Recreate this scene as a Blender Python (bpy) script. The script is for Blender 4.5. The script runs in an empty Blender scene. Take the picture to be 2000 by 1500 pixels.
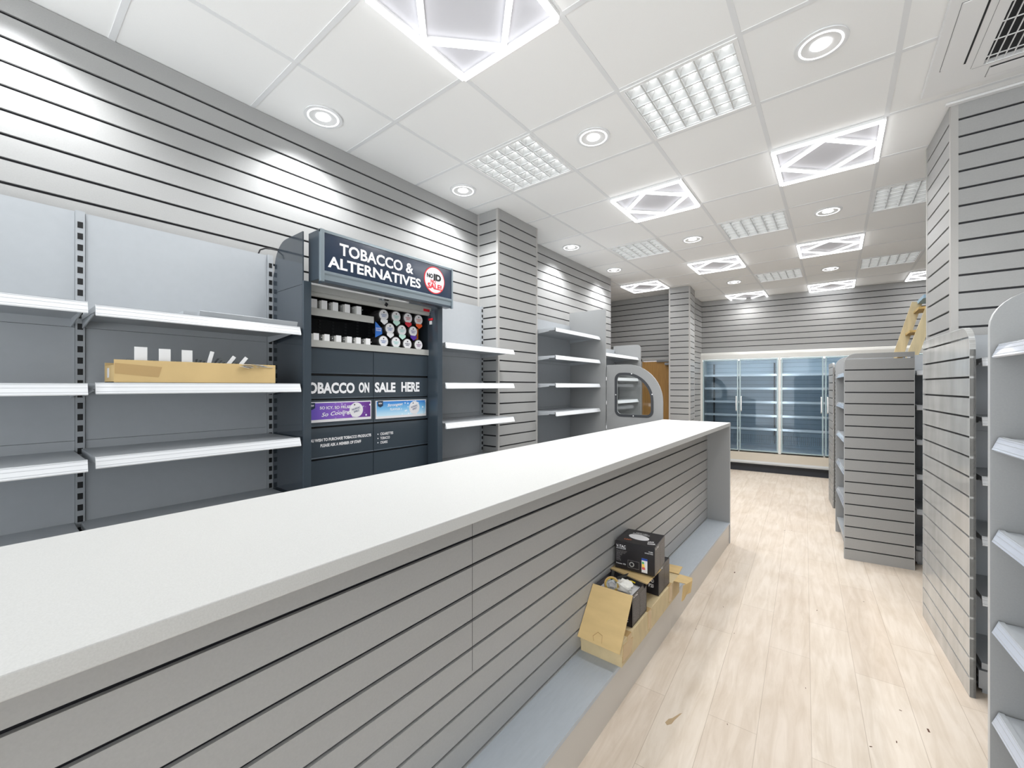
import bpy, bmesh, math, random
from mathutils import Matrix, Vector
random.seed(7)
S = bpy.context.scene
COL = S.collection
PI = math.pi
ZC = 3.19                       # ceiling height
# ------------------------------------------------------------------ camera
cd = bpy.data.cameras.new('camera'); cam = bpy.data.objects.new('camera', cd); COL.objects.link(cam)
cam.location = (0, 0, 1.55); cam.rotation_euler = (PI/2, 0, math.radians(38.05))
cd.sensor_width = 36; cd.lens = 36*807/2000; cd.shift_y = 4.4/2000; cd.clip_start = .02
S.camera = cam
# ------------------------------------------------------------------ world (daylight from the shop front behind the camera), exposure
w = bpy.data.worlds.new('world'); S.world = w; w.use_nodes = True
w.node_tree.nodes['Background'].inputs[0].default_value = (.93, .97, 1, 1)
w.node_tree.nodes['Background'].inputs[1].default_value = 1.7
S.view_settings.view_transform = 'Standard'; S.view_settings.look = 'None'
S.view_settings.gamma = 1; S.view_settings.use_curve_mapping = False
S.view_settings.exposure = 1.03
LED_LOUVRE = 4.0; LED_TUBE = 2.5; LED_DISC = 3.2; SPOT_W = 25.0
LOUVRE_W = 18.0; DIAMOND_W = 14.0
try:
    S.cycles.max_bounces = 10; S.cycles.diffuse_bounces = 6; S.cycles.transparent_max_bounces = 12
    S.cycles.sample_clamp_indirect = 6; S.cycles.use_denoising = True
except Exception: pass

# ------------------------------------------------------------------ materials
def srgb(c):
    return tuple(((x/255)/12.92 if x/255 <= .04045 else ((x/255+.055)/1.055)**2.4) for x in c)+(1,)
MAT = {}
def mat(name, c, rough=.5, metal=0, noise=0, nscale=8, stretch=(1, 1, 1), bump=0, emit=0, spec=.5, coat=0):
    m = bpy.data.materials.new(name); m.use_nodes = True; MAT[name] = m
    nt = m.node_tree; b = nt.nodes['Principled BSDF']
    c = srgb(c)
    b.inputs['Base Color'].default_value = c; b.inputs['Roughness'].default_value = rough
    b.inputs['Metallic'].default_value = metal; b.inputs['Specular IOR Level'].default_value = spec
    b.inputs['Coat Weight'].default_value = coat; b.inputs['Coat Roughness'].default_value = .08
    if emit:
        b.inputs['Emission Color'].default_value = c; b.inputs['Emission Strength'].default_value = emit
    if noise or bump:
        tc = nt.nodes.new('ShaderNodeTexCoord'); mp = nt.nodes.new('ShaderNodeMapping'); n = nt.nodes.new('ShaderNodeTexNoise')
        mp.inputs['Scale'].default_value = stretch; n.inputs['Scale'].default_value = nscale; n.inputs['Detail'].default_value = 4
        nt.links.new(tc.outputs['Object'], mp.inputs[0]); nt.links.new(mp.outputs[0], n.inputs['Vector'])
        if noise:
            r = nt.nodes.new('ShaderNodeValToRGB')
            r.color_ramp.elements[0].position = .3; r.color_ramp.elements[1].position = .7
            r.color_ramp.elements[0].color = tuple(x*(1-noise) for x in c[:3])+(1,)
            r.color_ramp.elements[1].color = tuple(min(1, x*(1+noise)) for x in c[:3])+(1,)
            nt.links.new(n.outputs['Fac'], r.inputs[0]); nt.links.new(r.outputs[0], b.inputs['Base Color'])
        if bump:
            bp = nt.nodes.new('ShaderNodeBump'); bp.inputs['Strength'].default_value = bump; bp.inputs['Distance'].default_value = .002
            nt.links.new(n.outputs['Fac'], bp.inputs['Height']); nt.links.new(bp.outputs[0], b.inputs['Normal'])
    return m
M_slat = mat('slatboard', (163, 163, 162), .42, noise=.03, nscale=180)
M_groove = mat('groove', (9, 10, 18), .5)
M_trim = mat('edge_trim', (176, 174, 171), .4)
M_panel = mat('end_board', (150, 151, 151), .38, noise=.025, nscale=200)
M_edge = mat('edge_banding', (190, 192, 192), .35)
M_film = mat('streaky_slatboard', (172, 172, 170), .2, noise=.13, nscale=6, stretch=(1.6, 1.6, .45), coat=.3)
M_shelf = mat('shelf_metal', (168, 172, 176), .4)
M_back = mat('back_metal', (172, 176, 180), .42, noise=.015, nscale=30)
M_strip = mat('price_strip', (232, 234, 237), .25, coat=.3)
M_clipstrip = mat('clear_strip', (196, 203, 216), .12, coat=.6)
M_white = mat('white_plastic', (236, 236, 236), .35)
M_ceil = mat('ceiling_tile', (242, 242, 241), .9, noise=.012, nscale=300)
M_tee = mat('ceiling_tee', (228, 229, 230), .55)
M_top = mat('counter_laminate', (187, 187, 185), .45, noise=.05, nscale=330)
M_topedge = mat('counter_edge', (212, 211, 207), .4)
M_ledge = mat('ledge_board', (176, 183, 190), .35, noise=.03, nscale=14, stretch=(6, 1, 6))
M_plinth = mat('plinth_board', (196, 191, 184), .32)
M_black = mat('black', (14, 15, 17), .5)
M_dark = mat('charcoal_metal', (56, 66, 75), .28, coat=.25)
M_gloss = mat('charcoal_gloss', (52, 60, 68), .12, coat=.5)
M_navy = mat('navy_sign', (32, 48, 70), .18, coat=.4)
M_interior = mat('gantry_interior', (34, 36, 40), .5)
M_alu = mat('aluminium', (176, 180, 184), .3, metal=.7)
M_grey = mat('grey_shutter', (176, 176, 172), .4)
M_txt = mat('white_lettering', (238, 238, 240), .5)
M_red = mat('red', (214, 34, 48), .5)
M_ink = mat('black_ink', (22, 22, 26), .5)
M_kraft = mat('kraft_card', (206, 178, 126), .8, noise=.07, nscale=5, stretch=(1, 6, 1), bump=.2)
M_kraft2 = mat('worn_kraft_card', (198, 180, 142), .8, noise=.09, nscale=6, stretch=(2, 6, 2), bump=.3)
M_tape = mat('brown_tape', (186, 156, 108), .25, coat=.3)
M_boxblk = mat('black_carton', (30, 28, 32), .32)
M_boxwhite = mat('carton_white', (225, 224, 226), .5)
M_oak = mat('oak_veneer', (178, 136, 80), .45, noise=.14, nscale=9, stretch=(9, 9, .5))
M_pine = mat('pale_timber', (206, 190, 152), .55, noise=.12, nscale=7, stretch=(4, 4, .6))
M_osb = mat('rough_timber', (176, 148, 92), .7, noise=.25, nscale=22)
M_fridge = mat('fridge_white', (222, 221, 216), .3, coat=.2)
M_fridgein = mat('fridge_liner', (196, 206, 214), .35)
M_fridgeshelf = mat('fridge_shelf', (214, 222, 228), .3)
M_framegl = mat('door_frame_tint', (168, 188, 192), .2, coat=.4)
M_grille = mat('dark_grille', (38, 42, 50), .5)
M_diffin = mat('recess_grey', (214, 214, 220), .5)
M_lv = mat('louvre_cell', (200, 202, 202), .25, coat=.2)
M_bag = mat('clear_bag', (205, 208, 210), .15, coat=.6)
M_plast = mat('white_sack', (226, 224, 218), .5, noise=.08, nscale=30)
M_yellow = mat('yellow_tape', (214, 190, 30), .4)
M_brownroll = mat('tape_core', (196, 162, 110), .7)
def emis(name, c, s):
    m = bpy.data.materials.new(name); m.use_nodes = True; nt = m.node_tree; nt.nodes.clear()
    e = nt.nodes.new('ShaderNodeEmission'); o = nt.nodes.new('ShaderNodeOutputMaterial')
    e.inputs[0].default_value = c+(1,); e.inputs[1].default_value = s; nt.links.new(e.outputs[0], o.inputs[0]); return m
E_led = emis('louvre_led', (1, .995, .985), LED_LOUVRE)
E_tube = emis('tube_led', (.97, .98, 1), LED_TUBE)
E_disc = emis('downlight_led', (.97, .99, 1), LED_DISC)
def glass(name, tint, refl, rough=.02):
    m = bpy.data.materials.new(name); m.use_nodes = True; nt = m.node_tree; nt.nodes.clear()
    t = nt.nodes.new('ShaderNodeBsdfTransparent'); t.inputs[0].default_value = tint+(1,)
    g = nt.nodes.new('ShaderNodeBsdfGlossy'); g.inputs['Roughness'].default_value = rough
    fr = nt.nodes.new('ShaderNodeFresnel'); fr.inputs[0].default_value = 1.5
    ad = nt.nodes.new('ShaderNodeMath'); ad.operation = 'ADD'; ad.inputs[1].default_value = refl
    mx = nt.nodes.new('ShaderNodeMixShader'); o = nt.nodes.new('ShaderNodeOutputMaterial')
    nt.links.new(fr.outputs[0], ad.inputs[0]); nt.links.new(ad.outputs[0], mx.inputs[0])
    nt.links.new(t.outputs[0], mx.inputs[1]); nt.links.new(g.outputs[0], mx.inputs[2]); nt.links.new(mx.outputs[0], o.inputs[0])
    return m
G_door = glass('door_glass', (.86, .92, .96), -.015)
G_clear = glass('clear_plastic', (.93, .95, .95), .05, .05)

def floor_material():
    m = bpy.data.materials.new('pale_oak_planks'); m.use_nodes = True; nt = m.node_tree; b = nt.nodes['Principled BSDF']
    L = nt.links; N = nt.nodes
    tc = N.new('ShaderNodeTexCoord'); mp = N.new('ShaderNodeMapping')
    mp.vector_type = 'POINT'
    # planks run along room depth turned 2.7 deg; texture x = along the plank
    mp.inputs['Rotation'].default_value = (0, 0, math.radians(-90-2.7)); mp.inputs['Location'].default_value = (.31, .0225, 0)
    L.new(tc.outputs['Object'], mp.inputs[0])
    br = N.new('ShaderNodeTexBrick'); br.offset = .37; br.offset_frequency = 2; br.squash = 1
    br.inputs['Scale'].default_value = 1; br.inputs['Brick Width'].default_value = 1.22; br.inputs['Row Height'].default_value = .198
    br.inputs['Mortar Size'].default_value = .0014; br.inputs['Mortar Smooth'].default_value = .3; br.inputs['Bias'].default_value = 0
    br.inputs['Color1'].default_value = srgb((214, 201, 187)); br.inputs['Color2'].default_value = srgb((221, 210, 197)); br.inputs['Mortar'].default_value = srgb((186, 172, 156))
    L.new(mp.outputs[0], br.inputs['Vector'])
    mp2 = N.new('ShaderNodeMapping'); mp2.inputs['Scale'].default_value = (1.1, 9, 1); L.new(mp.outputs[0], mp2.inputs[0])
    n = N.new('ShaderNodeTexNoise'); n.inputs['Scale'].default_value = 2.6; n.inputs['Detail'].default_value = 8; n.inputs['Roughness'].default_value = .62; n.inputs['Distortion'].default_value = .7
    L.new(mp2.outputs[0], n.inputs['Vector'])
    r = N.new('ShaderNodeValToRGB'); r.color_ramp.elements[0].position = .32; r.color_ramp.elements[0].color = (.80, .76, .71, 1); r.color_ramp.elements[1].position = .62; r.color_ramp.elements[1].color = (1, 1, 1, 1)
    L.new(n.outputs['Fac'], r.inputs[0])
    mx = N.new('ShaderNodeMixRGB'); mx.blend_type = 'MULTIPLY'; mx.inputs[0].default_value = .75
    L.new(br.outputs['Color'], mx.inputs[1]); L.new(r.outputs[0], mx.inputs[2])
    n2 = N.new('ShaderNodeTexNoise'); n2.inputs['Scale'].default_value = 3.2; n2.inputs['Detail'].default_value = 3; L.new(tc.outputs['Object'], n2.inputs['Vector'])
    r2 = N.new('ShaderNodeValToRGB'); r2.color_ramp.elements[0].position = .35; r2.color_ramp.elements[0].color = (.93, .91, .88, 1); r2.color_ramp.elements[1].position = .6; r2.color_ramp.elements[1].color = (1, 1, 1, 1)
    L.new(n2.outputs['Fac'], r2.inputs[0])
    mx2 = N.new('ShaderNodeMixRGB'); mx2.blend_type = 'MULTIPLY'; mx2.inputs[0].default_value = .8
    L.new(mx.outputs[0], mx2.inputs[1]); L.new(r2.outputs[0], mx2.inputs[2]); L.new(mx2.outputs[0], b.inputs['Base Color'])
    b.inputs['Roughness'].default_value = .5; b.inputs['Specular IOR Level'].default_value = .35
    return m
M_floor = floor_material()

# ------------------------------------------------------------------ mesh builder
def arc(cx, cy, r, a0, a1, n=10):
    return [(cx+r*math.cos(math.radians(a0+(a1-a0)*i/n)), cy+r*math.sin(math.radians(a0+(a1-a0)*i/n))) for i in range(n+1)]
class MB:
    def __init__(s): s.v = []; s.f = []; s.m = []; s.T = None
    def _a(s, vs, fs, mi):
        o = len(s.v)
        for p in vs:
            p = Vector(p); s.v.append(s.T @ p if s.T else p)
        for f in fs: s.f.append([o+i for i in f]); s.m.append(mi)
    def box(s, x0, x1, y0, y1, z0, z1, mi=0):
        v = [(x, y, z) for z in (z0, z1) for y in (y0, y1) for x in (x0, x1)]
        s._a(v, [(0, 2, 3, 1), (4, 5, 7, 6), (0, 1, 5, 4), (2, 6, 7, 3), (0, 4, 6, 2), (1, 3, 7, 5)], mi); return s
    def map3(s, plane, p, t):
        return {'yz': (t, p[0], p[1]), 'xz': (p[0], t, p[1]), 'xy': (p[0], p[1], t)}[plane]
    def prism(s, pts, plane, a, b, mi=0, ms=None):
        n = len(pts)
        v = [s.map3(plane, p, a) for p in pts]+[s.map3(plane, p, b) for p in pts]
        s._a(v, [tuple(range(n))[::-1], tuple(range(n, 2*n))]+[(i, (i+1) % n, n+(i+1) % n, n+i) for i in range(n)], mi)
        if ms is not None: s.m[-n:] = [ms]*n
        return s
    def ring(s, out, inn, plane, a, b, mi=0):
        n = len(out)
        v = [s.map3(plane, p, t) for t in (a, b) for p in out]+[s.map3(plane, p, t) for t in (a, b) for p in inn]
        f = []
        for i in range(n):
            j = (i+1) % n
            f += [(i, j, n+j, n+i), (2*n+i, 3*n+i, 3*n+j, 2*n+j), (i, 2*n+i, 2*n+j, j), (n+i, n+j, 3*n+j, 3*n+i)]
        s._a(v, f, mi); return s
    def cyl(s, c, r, h, axis='z', n=24, r2=None, mi=0):
        r2 = r if r2 is None else r2
        v = []
        for k, (t, rr) in enumerate(((0, r), (h, r2))):
            for i in range(n):
                a = 2*PI*i/n; p = (rr*math.cos(a), rr*math.sin(a))
                q = {'z': (p[0], p[1], t), 'y': (p[0], t, p[1]), 'x': (t, p[0], p[1])}[axis]
                v.append((c[0]+q[0], c[1]+q[1], c[2]+q[2]))
        s._a(v, [tuple(range(n))[::-1], tuple(range(n, 2*n))]+[(i, (i+1) % n, n+(i+1) % n, n+i) for i in range(n)], mi); return s
    def tube(s, p, q, r, mi=0, n=8, r2=None):
        p = Vector(p); q = Vector(q); d = (q-p); L = d.length; d.normalize()
        R = d.to_track_quat('Z', 'Y').to_matrix().to_4x4(); R.translation = p
        old = s.T; s.T = (old @ R) if old else R; s.cyl((0, 0, 0), r, L, 'z', n, r2, mi); s.T = old; return s
    def bar(s, p, q, wx, wy, mi=0, up=(0, 0, 1)):
        """square-section bar from p to q; wy measured along 'up'"""
        p = Vector(p); q = Vector(q); d = (q-p); L = d.length; d.normalize(); u = Vector(up); r = d.cross(u).normalized(); u = r.cross(d)
        R = Matrix((r, u, d)).transposed().to_4x4(); R.translation = p
        old = s.T; s.T = (old @ R) if old else R; s.box(-wx/2, wx/2, -wy/2, wy/2, 0, L, mi); s.T = old; return s
    def build(s, name, mats, parent=None, bevel=0, smooth=False):
        me = bpy.data.meshes.new(name); me.from_pydata([tuple(p) for p in s.v], [], s.f); me.update()
        if not isinstance(mats, (list, tuple)): mats = [mats]
        for m in mats: me.materials.append(m)
        for p, mi in zip(me.polygons, s.m): p.material_index = mi; p.use_smooth = smooth
        bm = bmesh.new(); bm.from_mesh(me); bmesh.ops.recalc_face_normals(bm, faces=bm.faces); bm.to_mesh(me); bm.free()
        o = bpy.data.objects.new(name, me); COL.objects.link(o)
        if parent: o.parent = parent
        if bevel:
            b = o.modifiers.new('bevel', 'BEVEL'); b.width = bevel; b.segments = 2; b.limit_method = 'ANGLE'
        return o
def box(name, m, parent, *a, bevel=0): return MB().box(*a).build(name, m, parent, bevel)
def thing(name, label, cat, loc=(0, 0, 0), rotz=0, group=None):
    o = bpy.data.objects.new(name, None); o.empty_display_size = .1; COL.objects.link(o)
    o.location = loc; o.rotation_euler = (0, 0, math.radians(rotz)); o['label'] = label; o['category'] = cat
    if group: o['group'] = group
    return o
def tag(o, label, cat, group=None):
    o['label'] = label; o['category'] = cat
    if group: o['group'] = group
    return o
def struct(o, label=None, cat=None):
    o['kind'] = 'structure'
    if label: o['label'] = label
    if cat: o['category'] = cat
    return o
def copy_tree(o, parent=None):
    c = o.copy(); COL.objects.link(c)
    if parent: c.parent = parent
    for ch in list(o.children): copy_tree(ch, c)
    return c

def text_mesh(lines, wd, ht, bold=.012, align='CENTER', spacing=1.0, leading=1.0, shear=0):
    """mesh of lettering fitted to wd x ht, centred on 0,0 in the xy plane"""
    cu = bpy.data.curves.new('lettering', 'FONT'); cu.body = lines; cu.align_x = align; cu.offset = bold
    cu.space_character = spacing; cu.space_line = leading; cu.extrude = 0; cu.shear = shear; cu.resolution_u = 3
    o = bpy.data.objects.new('lettering', cu); COL.objects.link(o)
    dg = bpy.context.evaluated_depsgraph_get(); dg.update()
    me = bpy.data.meshes.new_from_object(o.evaluated_get(dg)); bpy.data.objects.remove(o); bpy.data.curves.remove(cu)
    xs = [v.co.x for v in me.vertices]; ys = [v.co.y for v in me.vertices]
    cx, cy = (min(xs)+max(xs))/2, (min(ys)+max(ys))/2; sx = wd/(max(xs)-min(xs)); sy = ht/(max(ys)-min(ys))
    for v in me.vertices: v.co = ((v.co.x-cx)*sx, (v.co.y-cy)*sy, 0)
    return me
def text(lines, wd, ht, M, m, parent, name='lettering', **k):
    """M: matrix placing the xy plane of the text"""
    me = text_mesh(lines, wd, ht, **k); me.transform(M); me.materials.clear(); me.materials.append(m)
    o = bpy.data.objects.new(name, me); COL.objects.link(o)
    if parent: o.parent = parent
    return o
def face_front(x, y, z, roll=0):      # text facing local -y, reading along +x
    return Matrix.Translation((x, y, z)) @ Matrix.Rotation(PI/2, 4, 'X') @ Matrix.Rotation(math.radians(roll), 4, 'Z')

# ------------------------------------------------------------------ slatboard
def slat_box(mb, L, z0, z1, d=.018, phase=.09, pitch=.1, gh=.0125, edge=0, x0=0, outline=None):
    """slatboard facing local -y, back at y=0, from x0 to L; grooves at phase+k*pitch"""
    mb.box(x0+edge, L-edge, -d*.4, 0, z0+.002, (outline[1]-.12) if outline else z1, 1)
    if edge:
        for a, b in ((x0, x0+edge), (L-edge, L)):
            mb.box(a, b, -d-.0015, 0, z0, (z1 if not outline else outline[1]-.2), 2)
    k0 = math.ceil((z0-phase+.001)/pitch); zs = [z0]
    k = k0
    while phase+k*pitch < z1-.004:
        if phase+k*pitch > z0+.004: zs.append(phase+k*pitch)
        k += 1
    zs.append(z1)
    for i in range(len(zs)-1):
        a = zs[i]+(gh/2 if i else 0); b = zs[i+1]-(gh/2 if i < len(zs)-2 else 0)
        if outline:
            fn = outline[0]; n = 8
            l = [(fn(a+(b-a)*t/n)[0], a+(b-a)*t/n) for t in range(n+1)]; r = [(fn(a+(b-a)*t/n)[1], a+(b-a)*t/n) for t in range(n+1)]
            if b > outline[1]-.2: mb.prism(r+l[::-1], 'xz', -d, 0, 0)
            else: mb.box(l[0][0], r[0][0], -d, 0, a, b, 0)
        else: mb.box(x0+edge, L-edge, -d, -d*.3, a, b, 0)
SM = [M_slat, M_groove, M_trim]
def slat_wall(name, p0, p1, z0=0, z1=ZC, edge=0, label=None, thick=.06):
    """wall whose face runs p0->p1 (seen with p0 on the left)"""
    p0 = Vector((*p0, 0)); p1 = Vector((*p1, 0)); d = p1-p0; L = d.length; a = math.atan2(d.y, d.x)
    mb = MB(); mb.T = Matrix.Translation(p0) @ Matrix.Rotation(a, 4, 'Z') @ Matrix.Translation((0, .018, 0))
    slat_box(mb, L, z0, z1, edge=edge)
    mb.box(0, L, 0, thick, z0, z1, 2)
    return struct(mb.build(name, SM), label)

# ------------------------------------------------------------------ setting
floor = MB().box(-4.2, 3.0, -2.2, 10.6, -.05, 0).build('floor', M_floor); struct(floor)
GX, GY = -2.155, 1.5725
cells_louvre = [(0, 1), (2, 1), (0, 5), (2, 5), (4, 5), (2, 9), (4, 9), (0, -3), (2, -3)]
cb = MB()
for i in range(-4, 9):
    for j in range(-7, 15):
        if (i, j) in cells_louvre: continue
        x, y = GX+.6*i, GY+.6*j
        cb.box(x+.012, x+.588, y+.012, y+.588, ZC+.003, ZC+.03, 0)
for i in range(-4, 10): cb.box(GX+.6*i-.012, GX+.6*i+.012, GY-4.2, GY+9.0, ZC, ZC+.032, 1)
for j in range(-7, 16): cb.box(GX-2.4, GX+5.4, GY+.6*j-.012, GY+.6*j+.012, ZC+.0003, ZC+.032, 1)
cb.box(GX-2.4, GX+5.4, GY-4.2, GY+9, ZC+.10, ZC+.14, 0)
struct(cb.build('ceiling', [M_ceil, M_tee]))
slat_wall('wall_left', (-2.7, -1.8), (-2.7, 5.90), label='grey slatboard wall on the left behind the shelving')
slat_wall('wall_passage', (-3.45, 5.90), (-3.45, 7.5))
slat_wall('wall_passage_return', (-2.76, 5.96), (-3.45, 5.96))
slat_wall('wall_door', (-3.45, 7.49), (-2.02, 7.49), z0=2.06)
box('wall_door_side', M_trim, None, -3.5, -2.83, 7.51, 7.56, 0, 2.06); struct(bpy.data.objects['wall_door_side'])
# left pillar and far pillar
def pillar(name, pts, edge=.022):
    mb = MB()
    for a, b in zip(pts[:-1], pts[1:]):
        p0 = Vector((*a, 0)); d = Vector((*b, 0))-p0
        mb.T = Matrix.Translation(p0) @ Matrix.Rotation(math.atan2(d.y, d.x), 4, 'Z') @ Matrix.Translation((0, .018, 0))
        slat_box(mb, d.length, 0, ZC, edge=edge)
    mb.T = None
    return struct(mb.build(name, SM))
pillar('wall_pillar_left', [(-2.70, 2.915), (-2.446, 2.915), (-2.446, 3.555), (-2.70, 3.555)])
pillar('wall_pillar_back', [(-2.195, 7.06), (-1.865, 7.095), (-1.905, 7.53), (-2.03, 7.53)])
slat_wall('wall_back_left', (-2.045, 7.53), (-2.045, 8.66))
# back wall turned 6 degrees, the fridges are let in below it
a6 = math.radians(6); bx, by = -2.05, 8.60
def bw(s, off=0): return (bx+s*math.cos(a6)-off*math.sin(a6), by+s*math.sin(a6)+off*math.cos(a6))
slat_wall('wall_back', bw(0), bw(4.7), z0=2.10)
mb = MB(); mb.T = Matrix.Translation((*bw(0), 0)) @ Matrix.Rotation(a6, 4, 'Z'); mb.box(-.2, 4.7, .98, 1.02, 0, 2.3); mb.box(-.2, 4.7, .1, 1.0, 2.2, 2.25); struct(mb.build('wall_back_lower', M_trim))
# right: big pillar
pillar('wall_pillar_right', [(.497, 4.03), (.53, 3.47), (2.6, 3.47)], edge=.03)
MB().box(.505, 2.62, 3.44, 3.469, ZC-.012, ZC).build('trim_1', M_white); struct(bpy.data.objects['trim_1'])
box('wall_right', M_slat, None, 2.6, 2.66, -1.8, 10, 0, ZC); struct(bpy.data.objects['wall_right'])
# oak door
t = struct(thing('door_1', 'oak veneer door with a silver closer in the passage', 'door', (-2.82, 7.53, 0)))
box('door_leaf', M_oak, t, .01, .80, -.03, .01, .01, 2.0)
MB().box(-.04, .01, -.045, .03, 0, 2.05).box(.80, .85, -.045, .03, 0, 2.05).box(-.04, .85, -.045, .03, 2.005, 2.055).build('door_frame', M_trim, t)
c = MB().box(.28, .62, -.06, -.03, 1.985, 2.02).build('door_closer_arm', M_alu, t)
MB().box(.43, .66, -.085, -.03, 1.925, 1.965).build('door_closer', M_alu, t, .004)

# ------------------------------------------------------------------ ceiling lights
def fixture_lamp(t, watts):
    ld = bpy.data.lights.new('fixture_lamp', 'SPOT'); ld.energy = watts; ld.spot_size = math.radians(165); ld.spot_blend = .6; ld.shadow_soft_size = .22; ld.color = (1, .995, .985)
    lo = bpy.data.objects.new('lamp', ld); COL.objects.link(lo); lo.parent = t; lo.location = (0, 0, -.03)
def louvre(i, j, label):
    t = thing('ceiling_light_panel', label, 'ceiling light', (GX+.6*i+.3, GY+.6*j+.3, ZC), 0, 'square louvred ceiling light panels')
    fr = MB(); o = [(-.292, -.292), (.292, -.292), (.292, .292), (-.292, .292)]; n_ = [(-.272, -.272), (.272, -.272), (.272, .272), (-.272, .272)]
    fr.ring(o, n_, 'xy', -.004, .06); fr.box(-.29, .29, -.29, .29, .058, .062)
    fr.build('frame', M_white, t)
    lv = MB(); c = .544/6
    for k in range(7):
        x = -.272+k*c; lv.box(x-.004, x+.004, -.272, .272, .004, .05); lv.box(-.272, .272, x-.004, x+.004, .004, .05)
    for a in range(6):
        for b in range(6):
            cx, cy = -.272+c*(a+.5), -.272+c*(b+.5); h = c/2-.004; q = .022
            lv._a([(cx-h, cy-h, .012), (cx+h, cy-h, .012), (cx+h, cy+h, .012), (cx-h, cy+h, .012), (cx-q, cy-q, .045), (cx+q, cy-q, .045), (cx+q, cy+q, .045), (cx-q, cy+q, .045)],
                  [(0, 1, 5, 4), (1, 2, 6, 5), (2, 3, 7, 6), (3, 0, 4, 7)], 0)
    lv.build('louvre', M_lv, t)
    ld = MB()
    for a in range(6):
        for b in range(6):
            cx, cy = -.272+c*(a+.5), -.272+c*(b+.5); ld.box(cx-.016, cx+.016, cy-.020, cy+.020, .042, .047)
    ld.build('lamp_array', E_led, t)
    fixture_lamp(t, LOUVRE_W)
    return t
LV = {(0, 1): 'louvred light panel nearest the left wall, ahead of the left pillar', (2, 1): 'largest-looking louvred light panel, in front of the long counter aisle',
      (0, 5): 'small louvred light panel between the wall recess and the crossing aisle diamonds', (2, 5): 'middle louvred light panel over the aisle halfway to the fridges',
      (4, 5): 'louvred light panel partly hidden behind the right pillar', (2, 9): 'louvred light panel nearest the left end of the fridges',
      (4, 9): 'louvred light panel above the far right end of the fridges', (0, -3): 'louvred light panel above the near end of the counter', (2, -3): 'louvred light panel above the near aisle'}
proto = None
for ij in cells_louvre:
    if ij[1] == -3: continue
    if proto is None: proto = louvre(*ij, LV[ij]); o = proto
    else:
        o = copy_tree(proto); o.location = (GX+.6*ij[0]+.3, GY+.6*ij[1]+.3, ZC); o['label'] = LV[ij]
def diamond(i, j, label):
    t = thing('diamond_frame_light', label, 'ceiling light', (GX+.6*i+.3, GY+.6*j+.3, ZC), 0, 'diamond pattern tube ceiling lights')
    MB().box(-.285, .285, -.285, .285, -.004, .0).build('back_plate', M_diffin, t)
    tr = MB(); h = .286; wd = .012
    def tube(mb, p, q, w_, z0, z1, mi=0):
        p = Vector(p); q = Vector(q); d = (q-p).normalized(); n = Vector((-d.y, d.x))*w_
        mb.prism([tuple(p+n), tuple(p-n), tuple(q-n), tuple(q+n)], 'xy', z0, z1, mi)
    sq = [(-h, -h), (h, -h), (h, h), (-h, h)]; dm = [(0, -h+.02), (h-.02, 0), (0, h-.02), (-h+.02, 0)]
    cs = MB(); e = MB()
    for poly in (sq, dm):
        for k in range(4):
            a, b = poly[k], poly[(k+1) % 4]
            tube(cs, a, b, wd+.003, -.016, 0); tube(e, a, b, wd, -.027, -.015)
    cs.build('tube_housing', M_white, t); e.build('light_tube', E_tube, t)
    fixture_lamp(t, DIAMOND_W)
    return t
DM = {(1, -1): 'large-looking diamond tube light cut by the top edge of the frame', (1, 3): 'diamond tube light just beyond the near left louvred panel', (3, 3): 'diamond tube light nearest the right pillar',
      (1, 7): 'diamond tube light halfway down, left of the aisle', (3, 7): 'diamond tube light halfway down, right of the aisle', (-1, 8): 'diamond tube light in front of the oak door passage',
      (1, 11): 'farthest left diamond tube light against the back wall', (3, 11): 'farthest middle diamond tube light against the back wall', (5, 11): 'farthest right diamond tube light, half behind the right pillar'}
proto = None
for ij, lb in DM.items():
    if proto is None: proto = diamond(*ij, lb)
    else:
        o = copy_tree(proto); o.location = (GX+.6*ij[0]+.3, GY+.6*ij[1]+.3, ZC); o['label'] = lb
def downlight(i, j, label):
    t = thing('downlight', label, 'downlight', (GX+.6*i, GY+.6*j, ZC), 0, 'round white downlights in the ceiling')
    n = 40; ci = lambda r: [(r*math.cos(2*PI*k/n), r*math.sin(2*PI*k/n)) for k in range(n)]
    MB().ring(ci(.108), ci(.088), 'xy', -.006, 0).build('bezel', M_tee, t)
    MB().ring(ci(.088), ci(.080), 'xy', -.0075, 0).build('glow_ring', E_tube, t)
    d = MB(); d._a([(x, y, -.007) for x, y in ci(.080)]+[(x, y, -.0015) for x, y in ci(.042)], [(k, (k+1) % n, n+(k+1) % n, n+k) for k in range(n)], 0); d.build('reflector', M_white, t)
    MB().cyl((0, 0, -.0045), .040, .003, 'z', 32).build('lens', E_disc, t)
    ld = bpy.data.lights.new('downlight_lamp', 'SPOT'); ld.energy = SPOT_W; ld.spot_size = math.radians(128); ld.spot_blend = .7; ld.shadow_soft_size = .05; ld.color = (.97, .985, 1)
    lo = bpy.data.objects.new('lamp', ld); COL.objects.link(lo); lo.parent = t; lo.location = (0, 0, -.03)
    return t
DL = {(-.5, -.5): 'downlight nearest the camera by the left wall', (-.5, 1.5): 'downlight by the left wall above the tobacco unit', (1.5, 1.5): 'downlight between the two nearest louvred panels',
      (3.5, 1.5): 'large-looking downlight near the air conditioner', (-.5, 4.5): 'downlight by the left wall just past the left pillar', (-.5, 6.5): 'downlight at the far end of the left wall',
      (1.5, 5.5): 'downlight between the two middle louvred panels', (3.5, 5.5): 'downlight between the middle panels and the right pillar', (1.5, 9.5): 'farthest left downlight before the fridges',
      (3.5, 9.5): 'farthest right downlight before the fridges', (-.5, -2.5): 'downlight by the left wall, nearest the shop front, behind the camera'}
proto = None
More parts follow.
